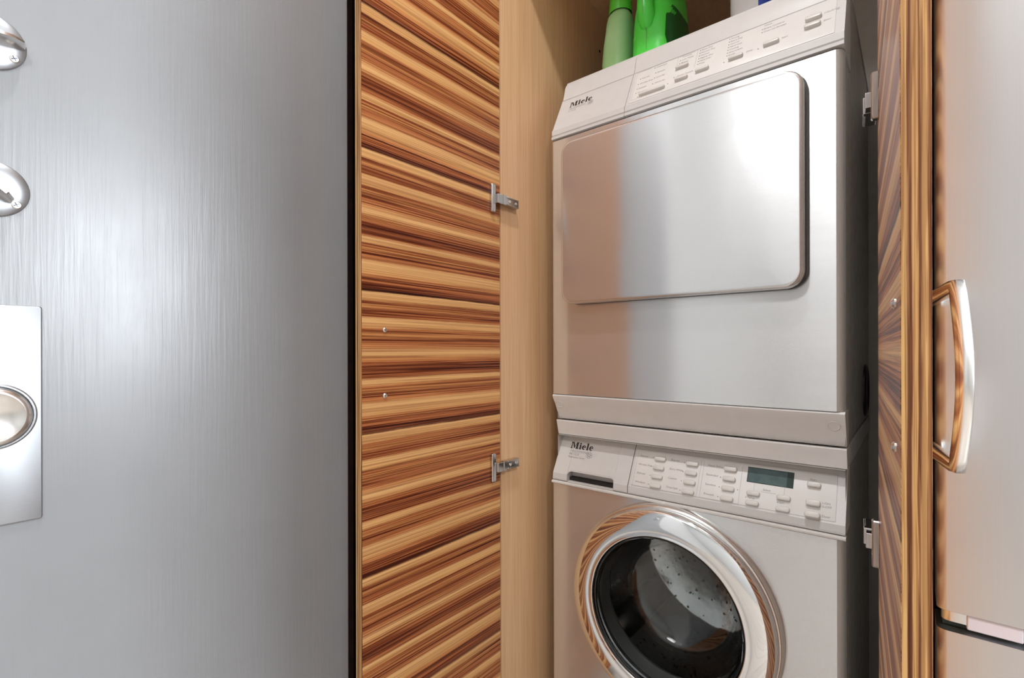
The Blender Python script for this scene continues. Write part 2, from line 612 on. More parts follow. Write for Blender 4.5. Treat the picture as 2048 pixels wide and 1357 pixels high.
mb = MB()
pad(mb, FD, 0.058, -0.071, 0.080, 0.250, 0.003, 0.0045, 0.0014)
plate = mb.obj('lock_plate', 'satin_plate', door, smooth=True)
mb = MB()
fk = Frame(FD(0.056, -0.072, 0), FD.u, FD.v)
revolve(mb, fk, [(0.0375, 0.003), (0.0375, 0.0075), (0.0360, 0.0085), (0.0345, 0.0078), (0.0335, 0.0060)], 72)
mb.obj('knob_ring', 'satin_plate', plate, smooth=True)
mb = MB()
revolve(mb, fk, [(0.0332, 0.004), (0.0325, 0.0150), (0.0310, 0.0172), (0.0270, 0.0182), (0.0255, 0.0170), (0.0140, 0.0115), (0.0001, 0.0100)], 72)
mb.obj('knob', 'satin_handle', plate, smooth=True, angle=50)
for cv, cu, rot, sc in ((0.349, 0.0545, 3.0, (0.0205, -0.0130)), (0.184, 0.0570, -40.0, (0.0195, -0.0150))):
    fr = Frame(FD(cu, cv, 0), FD.u, FD.v)
    mb = MB()
    revolve(mb, fr, [(0.0312, 0.0), (0.0312, 0.0022), (0.0300, 0.0034), (0.020, 0.0052), (0.0001, 0.0056)], 72)
    rose = mb.obj('lock_rose', 'satin_plate', door, smooth=True)
    a = math.radians(rot)
    ft = Frame(fr(0, 0, 0.004), fr.u * math.cos(a) + fr.v * math.sin(a), -fr.u * math.sin(a) + fr.v * math.cos(a))
    mb = MB()
    loops = []
    for x, hh, w0 in ((-0.0300, 0.0018, 0.018), (-0.022, 0.0026, 0.026), (0.0, 0.0036, 0.029), (0.018, 0.0028, 0.027), (0.0270, 0.0020, 0.020), (0.0290, 0.0012, 0.012)):
        x *= 1.0 if rot > 0 else 0.72
        loops.append([ft(x, -hh, 0.0), ft(x, -hh, w0 * 0.8), ft(x, -hh * 0.5, w0), ft(x, hh * 0.5, w0), ft(x, hh, w0 * 0.8), ft(x, hh, 0.0)])
    mb.loft(loops)
    mb.obj('thumb_turn', 'satin_handle', rose, smooth=True)
    fs = Frame(fr(sc[0], sc[1], 0.003), fr.u, fr.v)
    mb = MB()
    revolve(mb, fs, [(0.0046, 0.0), (0.0046, 0.0014), (0.0036, 0.0024), (0.0001, 0.0027)], 24)
    mb.obj('screw', 'nickel_screw', rose, smooth=True)
    mb = MB()
    line(mb, fs, [(-0.0022, -0.0012), (0.0022, 0.0012)], 0.0008, 0.0028)
    line(mb, fs, [(-0.0012, 0.0022), (0.0012, -0.0022)], 0.0008, 0.0029)
    mb.obj('screw_slot', 'screw_slot', rose)

# ------------------------------------------------------------------ laundry closet: carcass and two open doors
closet = thing('laundry_closet', 'zebra-grained wooden closet with two open doors holding the stacked machines', 'cabinet', (-0.38, 0.852, 0))
ZT = 2.34
MB().box(-0.748, -0.730, 0.854, 1.640, 0.0, ZT).obj('side_panel', 'beech_laminate', closet)
sp = MB().box(-0.037, -0.019, 0.856, 1.640, 0.0, ZT).obj('side_panel', 'closet_grey', closet)
tag(sp, 'grey inner side of the closet')
MB().box(-0.730, -0.037, 1.622, 1.640, 0.0, ZT).obj('back_panel', 'closet_grey', closet)
MB().box(-0.730, -0.037, 0.870, 1.622, 2.062, 2.080).obj('top_panel', 'beech_laminate', closet)
MB().box(-0.730, -0.037, 0.856, 0.874, 2.045, ZT).obj('header_board', 'zebrano_face', closet)
mb = MB()
fr = Frame((-0.73, 1.315, H + 0.905), (0, 1, 0), (0, 0, 1))
revolve(mb, fr, [(0.004, -0.0005), (0.004, 0.0008), (0.0001, 0.001)], 16)
mb.obj('pin_hole', 'black_gap', closet)


def door_leaf(hx, hy, fx, fy, side):
    """hinge line (hx,hy) to free edge (fx,fy); side +1: the inner face looks to +X, -1: to -X"""
    d = Vector((fx - hx, fy - hy, 0))
    wid = d.length
    d.normalize()
    nrm = Vector((-d.y, d.x, 0)) if side > 0 else Vector((d.y, -d.x, 0))   # inner face direction

    def P(s, t, z):
        q = Vector((hx, hy, 0)) + d * s + nrm * t
        return Vector((q.x, q.y, z))
    z0, z1 = 0.06, 2.32
    T = 0.018
    leaf = MB().add([P(0.002, -T, z0), P(wid - 0.001, -T, z0), P(wid - 0.001, 0, z0), P(0.002, 0, z0),
                     P(0.002, -T, z1), P(wid - 0.001, -T, z1), P(wid - 0.001, 0, z1), P(0.002, 0, z1)],
                    [[0, 3, 2, 1], [4, 5, 6, 7], [0, 1, 5, 4], [1, 2, 6, 5], [2, 3, 7, 6], [3, 0, 4, 7]]).obj('door', 'zebrano_face', closet)
    mb = MB()
    mb.box(wid - 0.001, wid, -T + 0.0002, -0.0004, z0, z1, P)
    mb.obj('edge_band', 'zebrano_edge', leaf)
    for z in (H + 0.343, H - 0.260):
        mb = MB()
        # mounting bar on the leaf
        fr = Frame(P(0.030, 0.0, z), d, (0, 0, 1))
        if fr.w.dot(nrm) < 0:
            fr = Frame(P(0.030, 0.0, z), -d, (0, 0, 1))
        sg = 1 if fr.u.dot(d) > 0 else -1
        pad(mb, fr, 0, 0, 0.0135, 0.064, 0.004, 0.0085, 0.002)
        # knuckle between bar and arm
        mb.box(0.004, 0.024, 0.004, 0.015, z - 0.011, z + 0.010, lambda s, t, zz: P(s, t, zz))
        mb.box(-0.004, 0.006, 0.006, 0.017, z - 0.0115, z + 0.0115, P)
        hg = mb.obj('hinge', 'hinge_steel', leaf, bevel=0.0012)
        hg['label'] = 'steel concealed hinge'
        mb = MB()
        mb.box(-0.050, -0.005, 0.0012, 0.0145, z - 0.0095, z + 0.0095, P)
        mb.box(-0.048, -0.008, 0.0145, 0.0165, z - 0.0095, z - 0.0065, P)
        mb.box(-0.048, -0.008, 0.0145, 0.0165, z + 0.0065, z + 0.0095, P)
        mb.obj('hinge_arm', 'hinge_steel', leaf, bevel=0.0008)
        mb = MB()
        for s in (-0.018, -0.040):
            f2 = Frame(P(s, 0.0143, z), fr.u, (0, 0, 1))
            revolve(mb, f2, [(0.0036, 0.0), (0.0036, 0.0012), (0.0001, 0.0016)], 14)
        mb.obj('hinge_screw', 'nickel_screw', leaf, smooth=True)
    # two screws of the handle on the outer side
    for z in (H + 0.0385, H - 0.0790):
        fr = Frame(P(wid - 0.048, 0.0, z), d, (0, 0, 1))
        if fr.w.dot(nrm) < 0:
            fr = Frame(P(wid - 0.048, 0.0, z), -d, (0, 0, 1))
        mb = MB()
        revolve(mb, fr, [(0.0046, 0.0), (0.0046, 0.0012), (0.0030, 0.0030), (0.0001, 0.0034)], 18)
        mb.obj('handle_screw', 'nickel_screw', leaf, smooth=True)
    return leaf


dl = door_leaf(-0.730, 0.852, -0.730, 0.487, +1)
dl['label'] = 'left zebra-grained closet door, opened square'
dr = door_leaf(-0.037, 0.852, -0.0068, 0.460, -1)
dr['label'] = 'right zebra-grained closet door seen nearly edge-on'

# ------------------------------------------------------------------ stacked machines
XL, XR = -0.683, -0.088           # both machines, left and right flank
XC = (XL + XR) / 2
YF = 0.994                        # plane of the steel fronts
YB = 1.585


def zz(v):
    return v + H


def steel_front(mb, z0, z1, hole=None):
    """flat steel front with turned-back flanks; hole = (cx, cz, r)"""
    xa, xb = XL + 0.004, XR - 0.012
    if hole is None:
        mb.add([(xa, YF, z0), (xb, YF, z0), (xb, YF, z1), (xa, YF, z1)], [[0, 1, 2, 3]])
    else:
        cx, cz, r = hole
        angs = [2 * PI * k / 96 for k in range(96)]
        for (px, pz) in ((xa, z0), (xb, z0), (xb, z1), (xa, z1)):
            angs.append(math.atan2(pz - cz, px - cx) % (2 * PI))
        angs = sorted(set(round(a, 6) for a in angs))
        inn, out = [], []
        for a in angs:
            c, s = math.cos(a), math.sin(a)
            inn.append((cx + r * c, YF, cz + r * s))
            t = min(((xb - cx) / c if c > 1e-9 else (xa - cx) / c if c < -1e-9 else 9e9),
                    ((z1 - cz) / s if s > 1e-9 else (z0 - cz) / s if s < -1e-9 else 9e9))
            out.append((cx + t * c, YF, cz + t * s))
        mb.loft([inn, out], False, False)
    # rounded right and left flanks
    right = [(xb, YF), (xb + 0.003, YF + 0.0008), (xb + 0.007, YF + 0.004), (xb + 0.010, YF + 0.010), (xb + 0.012, YF + 0.020)]
    left = [(xa, YF), (xa - 0.003, YF + 0.001), (xa - 0.004, YF + 0.004), (xa - 0.004, YF + 0.020)]
    for pr in (right, left):
        mb.loft([[(x, y, z0) for x, y in pr], [(x, y, z1) for x, y in pr]], False, False, closed=False)


def carcass(mb, z0, z1, inset=0.0015):
    x0, x1, y0, y1 = XL + inset, XR - inset, YF + 0.020, YB
    p = [(x0, y0, z0), (x1, y0, z0), (x1, y1, z0), (x0, y1, z0), (x0, y0, z1), (x1, y0, z1), (x1, y1, z1), (x0, y1, z1)]
    mb.add(p, [[0, 3, 2, 1], [4, 5, 6, 7], [1, 2, 6, 5], [2, 3, 7, 6], [3, 0, 4, 7]])


# ---- dryer
dryer = thing('tumble_dryer', 'stainless steel tumble dryer stacked above the washing machine', 'dryer', (XC, YF, zz(-0.168)))
mb = MB()
carcass(mb, zz(-0.165), zz(0.560))
mb.box(XL + 0.0015, XR - 0.0015, 1.062, YB, zz(0.560), zz(0.680))
mb.obj('body', 'cabinet_side', dryer)
mb = MB()
steel_front(mb, zz(-0.104), zz(0.512))
mb.obj('front_panel', 'stainless_front', dryer, smooth=True)
# sloping plinth strip below the steel front
mb = MB()
pl = [(YF + 0.003, zz(-0.1045)), (YF - 0.001, zz(-0.108)), (YF + 0.001, zz(-0.114)), (YF + 0.010, zz(-0.128)), (YF + 0.020, zz(-0.148)),
      (YF + 0.026, zz(-0.160)), (YF + 0.028, zz(-0.167)), (YF + 0.06, zz(-0.167)), (YF + 0.06, zz(-0.1045))]
extrude_profile(mb, pl, XL, XR)
pln = mb.obj('plinth_strip', 'enamel_collar', dryer, smooth=True, angle=30)
sl = Vector((0, 0.020 - 0.001, -0.148 + 0.114)).normalized()
for cx in (XL + 0.014, XR - 0.017):
    fr = Frame((cx, YF + 0.0105, zz(-0.1295)), (1, 0, 0), -sl)
    mb = MB()
    revolve(mb, fr, [(0.0100, -0.001), (0.0100, 0.0010), (0.0090, 0.0016), (0.0082, 0.0008), (0.0001, 0.0008)], 36)
    mb.obj('plinth_cap', 'enamel_collar', pln, smooth=True)

# control panel: drawer part on the left, panel on the right, one profile
DP = [(1.10, zz(0.514)), (YF + 0.004, zz(0.514)), (YF - 0.003, zz(0.5165)), (YF - 0.003, zz(0.5225)), (YF + 0.001, zz(0.5245)),
      (YF - 0.001, zz(0.527)), (YF - 0.0005, zz(0.5385)), (YF + 0.002, zz(0.5405)), (1.041, zz(0.631)), (1.0425, zz(0.632)),
      (1.047, zz(0.645)), (1.053, zz(0.668)), (1.058, zz(0.677)), (1.068, zz(0.682)), (1.10, zz(0.683))]
mb = MB()
extrude_profile(mb, DP, -0.4895, XR)
dpan = mb.obj('control_panel', 'plastic_panel', dryer, smooth=True, angle=20)
mb = MB()
extrude_profile(mb, DP, XL, -0.4905)
dcon = mb.obj('condensate_drawer', 'plastic_panel', dryer, smooth=True, angle=20)
MB().box(XL, XR, 1.06, YB, zz(0.676), zz(0.6835)).obj('top_plate', 'plastic_panel', dryer, bevel=0.002)
DF = Frame((0, 0.996, zz(0.540)), (1, 0, 0), (0, 0.045, 0.091))
mb = MB()
pad(mb, DF, (-0.482 - 0.102) / 2, 0.0505, 0.380, 0.095, 0.002, 0.0012, 0.0006, base=-0.002)
dins = mb.obj('panel_inset', 'plastic_inset', dpan, smooth=True)
HI = 0.0012
mb = MB()
line(mb, DF, [(XL + 0.001, 0.1005), (-0.491, 0.1005)], 0.0012, 0.0003)
line(mb, DF, [(-0.489, 0.1005), (XR - 0.002, 0.1005)], 0.0012, 0.0003)
mb.obj('panel_groove', 'print_grey', dpan)
# dark slit-like buttons
for (u, v, w, h) in ((-0.4305, 0.0165, 0.058, 0.0075), (-0.3720, 0.0600, 0.027, 0.0075), (-0.3680, 0.0230, 0.027, 0.0075), (-0.3265, 0.0275, 0.027, 0.0075),
                     (-0.2632, 0.0285, 0.027, 0.0075), (-0.2018, 0.0330, 0.027, 0.0080), (-0.1360, 0.0600, 0.026, 0.0095), (-0.1363, 0.0400, 0.026, 0.0095)):
    mb = MB()
    pad(mb, DF, u, v, w, h, h * 0.42, 0.0075, 0.0012)
    b = mb.obj('button', 'button_grey', dpan, smooth=True)
mb = MB()
logo_letters(mb, DF, -0.6525, 0.0655, 0.0165, 0.92)
mb.obj('logo_lettering', 'print_dark', dcon)
mb = MB()
text(mb, DF, 'TOUCHTRONIC', -0.6525, 0.0570, 0.0066)
text(mb, DF, 'T 1515', -0.6525, 0.0490, 0.0076)
for k in range(7):
    a = k * PI / 3
    cx, cy = (-0.592 + (0.0052 * math.cos(a + PI / 6) if k < 6 else 0), 0.0585 + (0.0052 * math.sin(a + PI / 6) if k < 6 else 0))
    line(mb, DF, [(cx + 0.0027 * math.cos(j * PI / 3), cy + 0.0027 * math.sin(j * PI / 3)) for j in range(7)], 0.0006)
tag(mb.obj('printed_lettering', 'print_grey', dcon), kind='stuff')
mb = MB()
for (u, v, s) in ((-0.466, 0.0700, 'Normal'), (-0.468, 0.0540, 'Wrinkle Free'), (-0.468, 0.0395, 'Delicate'), (-0.468, 0.0265, 'Woollens'),
                  (-0.436, 0.0900, 'Automatic'), (-0.431, 0.0715, 'Smooth'), (-0.431, 0.0560, 'Cool Air'), (-0.431, 0.0390, 'Warm Air'),
                  (-0.3785, 0.0905, 'Cottons'), (-0.3785, 0.0815, 'Low Temp'), (-0.3785, 0.0725, 'Buzzer'), (-0.382, 0.0340, 'Gentle Tumble')):
    text(mb, DF, s, u + 0.002, v, 0.0056, HI + 0.0003)
for k, s in enumerate(('Extra Dry', 'Normal Plus', 'Normal', 'Slightly Dry', 'Hand Iron', 'Press')):
    text(mb, DF, s, -0.3365, 0.0895 - k * 0.0082, 0.0055, HI + 0.0003)
for k, s in enumerate(('Drying', 'Extra Dry', 'Normal', 'Hand Iron', 'Cooling', 'Anti-crease', 'Finish')):
    text(mb, DF, s, -0.2790, 0.0895 - k * 0.0080, 0.0055, HI + 0.0003)
for (u, v, s) in ((-0.219, 0.0905, 'Check'), (-0.219, 0.0815, 'Empty Container'), (-0.219, 0.0730, 'Clean out Airways'),
                  (-0.2455, 0.0330, 'Delay'), (-0.1850, 0.0360, 'Start'), (-0.1200, 0.0625, 'I-On/0-Off'), (-0.1200, 0.0420, 'Door')):
    text(mb, DF, s, u, v, 0.0052, HI + 0.0003)
tag(mb.obj('printed_lettering', 'print_grey', dpan), kind='stuff')
mb = MB()
line(mb, DF, [(-0.446, 0.0955), (-0.478, 0.0955), (-0.478, 0.010), (-0.462, 0.010)], 0.0006, HI + 0.0003)
line(mb, DF, [(-0.386, 0.052), (-0.386, 0.096), (-0.35, 0.096)], 0.0006, HI + 0.0003)
line(mb, DF, [(-0.345, 0.045), (-0.345, 0.096)], 0.0006, HI + 0.0003)
tag(mb.obj('printed_lines', 'print_line', dpan), kind='stuff')
for (u, v) in [(-0.4675, 0.0718), (-0.4695, 0.0560), (-0.4695, 0.0414), (-0.4695, 0.0284), (-0.4325, 0.0735), (-0.4325, 0.0578), (-0.4335, 0.0408),
               (-0.4375, 0.0915), (-0.463, 0.0145), (-0.397, 0.0230), (-0.380, 0.0833), (-0.380, 0.0740), (-0.386, 0.0355), (-0.285, 0.0270), (-0.224, 0.0310)] + \
              [(-0.3390, 0.0915 - k * 0.0082) for k in range(6)] + [(-0.2815, 0.0915 - k * 0.0080) for k in range(7)] + [(-0.2215, 0.0832), (-0.2215, 0.0747)]:
    mb = MB()
    revolve(mb, Frame(DF(u, v, HI - 0.0002), DF.u, DF.v), [(0.0011, 0), (0.0011, 0.0007), (0.0001, 0.0009)], 10)
    mb.obj('indicator_light', 'button_slot', dpan)

# dryer door: proud steel slab, gently bowed
FP = Frame((0, YF, H), (1, 0, 0), (0, 0, 1))            # w points to the viewer (-Y)
dcx, dcz, dw, dh = -0.3905, 0.2985, 0.494, 0.378
mb = MB()
prof = [(0.000, 0.006), (0.000, 0.0275), (0.0007, 0.0298), (0.0020, 0.0316), (0.0040, 0.0326), (0.0065, 0.0330)]
loops = []
for ins, w in prof:
    loops.append([FP(dcx + a, dcz + b, w) for a, b in rrect(dw - 2 * ins, dh - 2 * ins, 0.030 - ins, 10)])
mb.loft(loops, True, False)
# bowed face built as nested loops so that the bulge is smooth
base = rrect(dw - 0.013, dh - 0.013, 0.0235, 10)
prev = loops[-1]
faceloops = [prev]
for k in range(1, 9):
    s = 1 - k / 8.0
    s = max(s, 0.02)
    faceloops.append([FP(dcx + a * s, dcz + b * s, 0.0330 + 0.0022 * (1 - (a / (dw / 2) * s) ** 2)) for a, b in base])
mb.loft(faceloops, False, True)
ddoor = mb.obj('dryer_door', 'stainless_door', dryer, smooth=True, angle=40)
mb = MB()
loops = []
for ins, w in ((-0.0005, 0.0005), (-0.0005, 0.010), (0.006, 0.010), (0.006, 0.0005)):
    loops.append([FP(dcx + 0.003 + a, dcz + b, w) for a, b in rrect(dw - 2 * ins, dh - 2 * ins, 0.030 - ins, 10)])
mb.loft(loops, False, False)
mb.obj('door_seal', 'rubber', ddoor, smooth=True)
mb = MB()
loops = []
for ins, w in ((0.010, 0.0002), (0.010, 0.0240), (0.0003, 0.0260)):
    loops.append([FP(dcx + a, dcz + b, w) for a, b in rrect(dw - 2 * ins, dh - 2 * ins, 0.030 - ins * 0.5, 10)])
mb.loft(loops, False, False)
mb.obj('door_rim', 'satin_handle', ddoor, smooth=True)
# round plug on the right flank
fr = Frame((XR - 0.0015, 1.46, zz(-0.096)), (0, 1, 0), (0, 0, 1))
mb = MB()
revolve(mb, fr, [(0.062, -0.001), (0.062, 0.003), (0.056, 0.006), (0.050, 0.003), (0.0001, 0.002)], 48)
mb.obj('side_plug', 'port_cap', dryer, smooth=True)

# ---- stacking frame between the machines
collar = MB()
cp = [(1.011, zz(-0.1705)), (1.0125, zz(-0.1690)), (1.30, zz(-0.1690)), (1.30, zz(-0.2060)), (1.022, zz(-0.2060)), (1.020, zz(-0.2050))]
extrude_profile(collar, cp, XL - 0.001, XR + 0.001)
collar.box(XL - 0.001, XR + 0.001, 1.30, 1.585, zz(-0.2060), zz(-0.1690))
co = collar.obj('stacking_frame', 'enamel_collar', bevel=0.0015)
tag(co, 'off-white stacking frame sandwiched between dryer and washing machine', 'stacking frame')

# ---- washing machine
WCX, WCZ = -0.3935, -0.536
washer = thing('washing_machine', 'stainless steel front-loading washing machine with chrome porthole', 'washing machine', (XC, YF, 0))
mb = MB()
carcass(mb, 0.02, zz(-0.2065))
for fx in (XL + 0.04, XR - 0.04):
    for fy in (YF + 0.06, YB - 0.05):
        mb.loft([[(fx + a, fy + b, 0.0) for a, b in circle(0.018, 16)], [(fx + a, fy + b, 0.021) for a, b in circle(0.018, 16)]])
mb.obj('body', 'cabinet_side', washer)
mb = MB()
steel_front(mb, 0.11, zz(-0.321), (WCX, zz(WCZ), 0.190))
mb.obj('front_panel', 'stainless_front', washer, smooth=True)
MB().box(XL + 0.002, XR - 0.002, YF + 0.004, YF + 0.03, 0.02, 0.108).obj('plinth', 'plastic_panel', washer, bevel=0.002)
# moulded lip between panel and steel
mb = MB()
extrude_profile(mb, [(YF + 0.01, zz(-0.3215)), (YF - 0.002, zz(-0.3215)), (YF - 0.0045, zz(-0.3195)), (YF - 0.0045, zz(-0.3165)), (YF - 0.002, zz(-0.3145)), (YF + 0.01, zz(-0.3145))], XL - 0.001, XR + 0.001)
mb.obj('front_lip', 'plastic_trim', washer, smooth=True, angle=50)

WP = [(1.07, zz(-0.3140)), (YF + 0.004, zz(-0.3140)), (YF + 0.000, zz(-0.3120)), (YF - 0.0005, zz(-0.3085)), (YF + 0.001, zz(-0.2965)),
      (YF + 0.003, zz(-0.2930)), (1.0425, zz(-0.2075)), (1.07, zz(-0.2075))]
mb = MB()
extrude_profile(mb, WP, -0.4845, XR + 0.000)
wpan = mb.obj('control_panel', 'plastic_panel', washer, smooth=True, angle=14)
# detergent drawer with a grip notch; slices along X, the notch slices are cut off higher up
WF = Frame((0, 0.997, zz(-0.293)), (1, 0, 0), (0, 0.043, 0.081))
mb = MB()


def cut(x):
    a, b, r = -0.643, -0.520, 0.010
    if x <= a or x >= b:
        return None
    top = zz(-0.2885)
    e = min(x - a, b - x)
    if e < r:
        top -= (r - math.sqrt(max(0.0, r * r - (r - e) ** 2)))
    return top


xs = [XL, -0.6431] + [-0.643 + 0.0001 + 0.010 * k / 7 for k in range(8)] + [-0.530 + 0.0099 * k / 7 for k in range(8)] + [-0.5199, -0.4865]
full = WP
rows = []
for xa_, xb_ in ((XL, -0.643), (-0.520, -0.4862)):
    extrude_profile(mb, WP, xa_, xb_)
nx = [-0.643 + 0.010 * (1 - math.cos(PI / 2 * k / 8)) for k in range(9)] + [-0.530 + 0.010 * math.sin(PI / 2 * k / 8) for k in range(9)]
loops = []
for x in nx:
    t = cut(x)
    if t is None:
        t = zz(-0.2985)
    # front skin from the top to the notch edge
    yt = 0.997 + (t - zz(-0.293)) * 0.043 / 0.081 if t > zz(-0.293) else YF + 0.002
    loops.append([(x, 1.07, zz(-0.2075)), (x, 1.0425, zz(-0.2075)), (x, yt + 0.002, t + 0.004), (x, yt + 0.001, t), (x, yt + 0.012, t), (x, 1.07, t)])
mb.loft(loops)
wdr = mb.obj('detergent_drawer', 'plastic_panel', washer, smooth=True, angle=14)
mb = MB()
mb.box(-0.643, -0.520, 1.020, 1.024, zz(-0.316), zz(-0.285))
mb.obj('grip_back', 'plastic_panel', wdr)
mb = MB()
mb.box(-0.642, -0.521, 1.006, 1.020, zz(-0.3120), zz(-0.3035))
mb.obj('grip_slot', 'black_gap', wdr)
mb = MB()
mb.box(-0.642, -0.521, YF + 0.001, 1.007, zz(-0.3140), zz(-0.3115))
mb.obj('grip_ledge', 'plastic_trim', wdr, bevel=0.001)

HI = 0.0010
mb = MB()
pad(mb, WF, (-0.4800 - 0.1020) / 2, 0.041, 0.378, 0.083, 0.002, HI, 0.0006, base=-0.002)
mb.obj('panel_inset', 'plastic_inset', wpan, smooth=True)
for (u, v, w, h, t) in [(-0.4230, 0.0650 - k * 0.0197, 0.0245, 0.0092, 0.0052) for k in range(4)] + [(-0.3540, 0.0640 - k * 0.0195, 0.0245, 0.0092, 0.0052) for k in range(4)] + \
        [(-0.2793, 0.0645 - k * 0.0196, 0.0240, 0.0092, 0.0052) for k in range(4)] + \
        [(-0.2337, 0.0245, 0.0230, 0.0092, 0.0052), (-0.2337, 0.0060, 0.0230, 0.0092, 0.0052), (-0.1827, 0.0255, 0.0230, 0.0092, 0.0052), (-0.1827, 0.0048, 0.0230, 0.0092, 0.0052),
         (-0.1368, 0.0580, 0.0215, 0.0092, 0.0056), (-0.1362, 0.0250, 0.0225, 0.0105, 0.0064), (-0.1360, 0.0036, 0.0235, 0.0105, 0.0100)]:
    mb = MB()
    pad(mb, WF, u, v, w, h, 0.0036, t * 1.25, 0.0014)
    mb.obj('button', 'button_grey', wpan, smooth=True)
mb = MB()
pad(mb, WF, -0.2085, 0.0605, 0.0790, 0.0300, 0.0008, HI + 0.0003, 0.0002)
ds = mb.obj('display', 'display_bezel', wpan)
mb = MB()
mb.add([WF(u, v, HI + 0.0005) for u, v in ((-0.2470, 0.0465), (-0.1800, 0.0465), (-0.1800, 0.0740), (-0.2470, 0.0740))], [[0, 1, 2, 3]])
mb.obj('display_screen', 'display_glass', wpan)
mb = MB()
logo_letters(mb, WF, -0.6520, 0.0615, 0.0165, 0.92)
mb.obj('logo_lettering', 'print_dark', wdr)
mb = MB()
text(mb, WF, 'TOUCHTRONIC', -0.6510, 0.0530, 0.0070)
text(mb, WF, 'W 1215', -0.6520, 0.0452, 0.0085)
text(mb, WF, 'Masterpiece Series', -0.6520, 0.0385, 0.0066, sx=0.9)
for k in range(7):
    a = k * PI / 3
    cx, cy = (-0.597 + (0.0056 * math.cos(a + PI / 6) if k < 6 else 0), 0.0505 + (0.0056 * math.sin(a + PI / 6) if k < 6 else 0))
    line(mb, WF, [(cx + 0.0029 * math.cos(j * PI / 3), cy + 0.0029 * math.sin(j * PI / 3)) for j in range(7)], 0.0006)
tag(mb.obj('printed_lettering', 'print_grey', wdr), kind='stuff')
mb = MB()
for col, u0 in (((('Normal', 'Wrinkle Free', 'Delicate', 'Woollens')), -0.470), ((('Express', 'Extra White', 'Custom', 'Drain/Spin')), -0.400),
                ((('Heavy Soil', 'Extended', 'Sensitive', 'Prewash')), -0.3235)):
    for k, s in enumerate(col):
        text(mb, WF, s, u0, 0.0655 - k * 0.0195, 0.0058, HI + 0.0003)
for (u, v, s) in ((-0.2185, 0.0335, 'Select'), (-0.2440, 0.0145, 'Temp.'), (-0.1900, 0.0150, 'Spin'), (-0.1440, 0.0655, 'Start'),
                  (-0.1228, 0.0265, 'I-ON'), (-0.1228, 0.0205, '0-OFF'), (-0.1225, 0.0040, 'Door')):
    text(mb, WF, s, u, v, 0.0056, HI + 0.0003)
tag(mb.obj('printed_lettering', 'print_grey', wpan), kind='stuff')
mb = MB()
line(mb, WF, [(-0.4755, 0.0750), (-0.4755, 0.0), (-0.3370, 0.0), (-0.3370, 0.0750)], 0.0006, HI + 0.0003)
line(mb, WF, [(-0.3310, 0.0750), (-0.3310, 0.0), (-0.2580, 0.0), (-0.2580, 0.0750)], 0.0006, HI + 0.0003)
line(mb, WF, [(-0.2337, 0.0455), (-0.2337, 0.0310)], 0.0006, HI + 0.0003)
line(mb, WF, [(-0.1827, 0.0455), (-0.1827, 0.0320)], 0.0006, HI + 0.0003)
line(mb, WF, [(-0.2210, 0.0310), (-0.1960, 0.0310)], 0.0006, HI + 0.0003)
tag(mb.obj('printed_lines', 'print_line', wpan), kind='stuff')
for (u, v) in [(-0.4395, 0.0665 - k * 0.0197) for k in range(4)] + [(-0.3710, 0.0655 - k * 0.0195) for k in range(4)] + [(-0.2960, 0.0660 - k * 0.0196) for k in range(4)] + \
              [(-0.2620, 0.0270), (-0.2460, 0.0160), (-0.1920, 0.0165)]:
    mb = MB()
    revolve(mb, Frame(WF(u, v, HI - 0.0002), WF.u, WF.v), [(0.0010, 0), (0.0010, 0.0007), (0.0001, 0.0009)], 10)
    mb.obj('indicator_light', 'button_slot', wpan)

# porthole
FW = Frame((WCX, YF, zz(WCZ)), (1, 0, 0), (0, 0, 1))
mb = MB()
revolve(mb, FW, [(0.190, -0.002), (0.2175, -0.0005), (0.2175, 0.010), (0.2150, 0.016), (0.2120, 0.018), (0.205, 0.018)], 128)
mb.obj('porthole_bezel', 'satin_handle', washer, smooth=True)
mb = MB()
revolve(mb, FW, [(0.2090, 0.014), (0.2110, 0.024), (0.2105, 0.030), (0.2085, 0.0345), (0.2050, 0.0370), (0.2000, 0.0388), (0.1930, 0.0415), (0.1800, 0.0435), (0.1680, 0.0425),
                 (0.1625, 0.0405), (0.1605, 0.0415), (0.1585, 0.0410), (0.1575, 0.0380), (0.1570, 0.020), (0.1700, 0.006)], 160)
ring = mb.obj('porthole_ring', 'chrome', washer, smooth=True, angle=60)
mb = MB()
outer = [(0.1572, 0.030), (0.1560, 0.034), (0.1520, 0.033), (0.1500, 0.020), (0.1505, 0.016), (0.1470, 0.010), (0.1478, 0.004), (0.1440, -0.004), (0.1448, -0.010), (0.1410, -0.020), (0.1380, -0.040), (0.1280, -0.070), (0.1150, -0.086), (0.090, -0.094), (0.055, -0.098), (0.0002, -0.100)]
inner = [(0.0002, -0.110), (0.060, -0.108), (0.095, -0.104), (0.1210, -0.095), (0.1350, -0.076), (0.1450, -0.044), (0.1510, -0.012), (0.1560, 0.014), (0.1572, 0.026)]
revolve(mb, FW, outer + inner, 128)
gl = mb.obj('porthole_glass', 'door_glass', washer, smooth=True, angle=60)
mb = MB()
revolve(mb, FW, [(0.189, -0.004), (0.180, -0.012), (0.172, -0.010), (0.165, -0.020), (0.158, -0.028), (0.163, -0.040), (0.172, -0.050), (0.185, -0.058), (0.215, -0.064)], 96)
mb.obj('rubber_gasket', 'rubber', washer, smooth=True, angle=60)
mb = MB()
revolve(mb, FW, [(0.190, -0.066), (0.196, -0.070), (0.235, -0.074), (0.238, -0.080), (0.238, -0.40), (0.226, -0.415), (0.10, -0.425), (0.0002, -0.43)], 96)
drum = mb.obj('drum', 'drum_perforated', washer, smooth=True, angle=50)
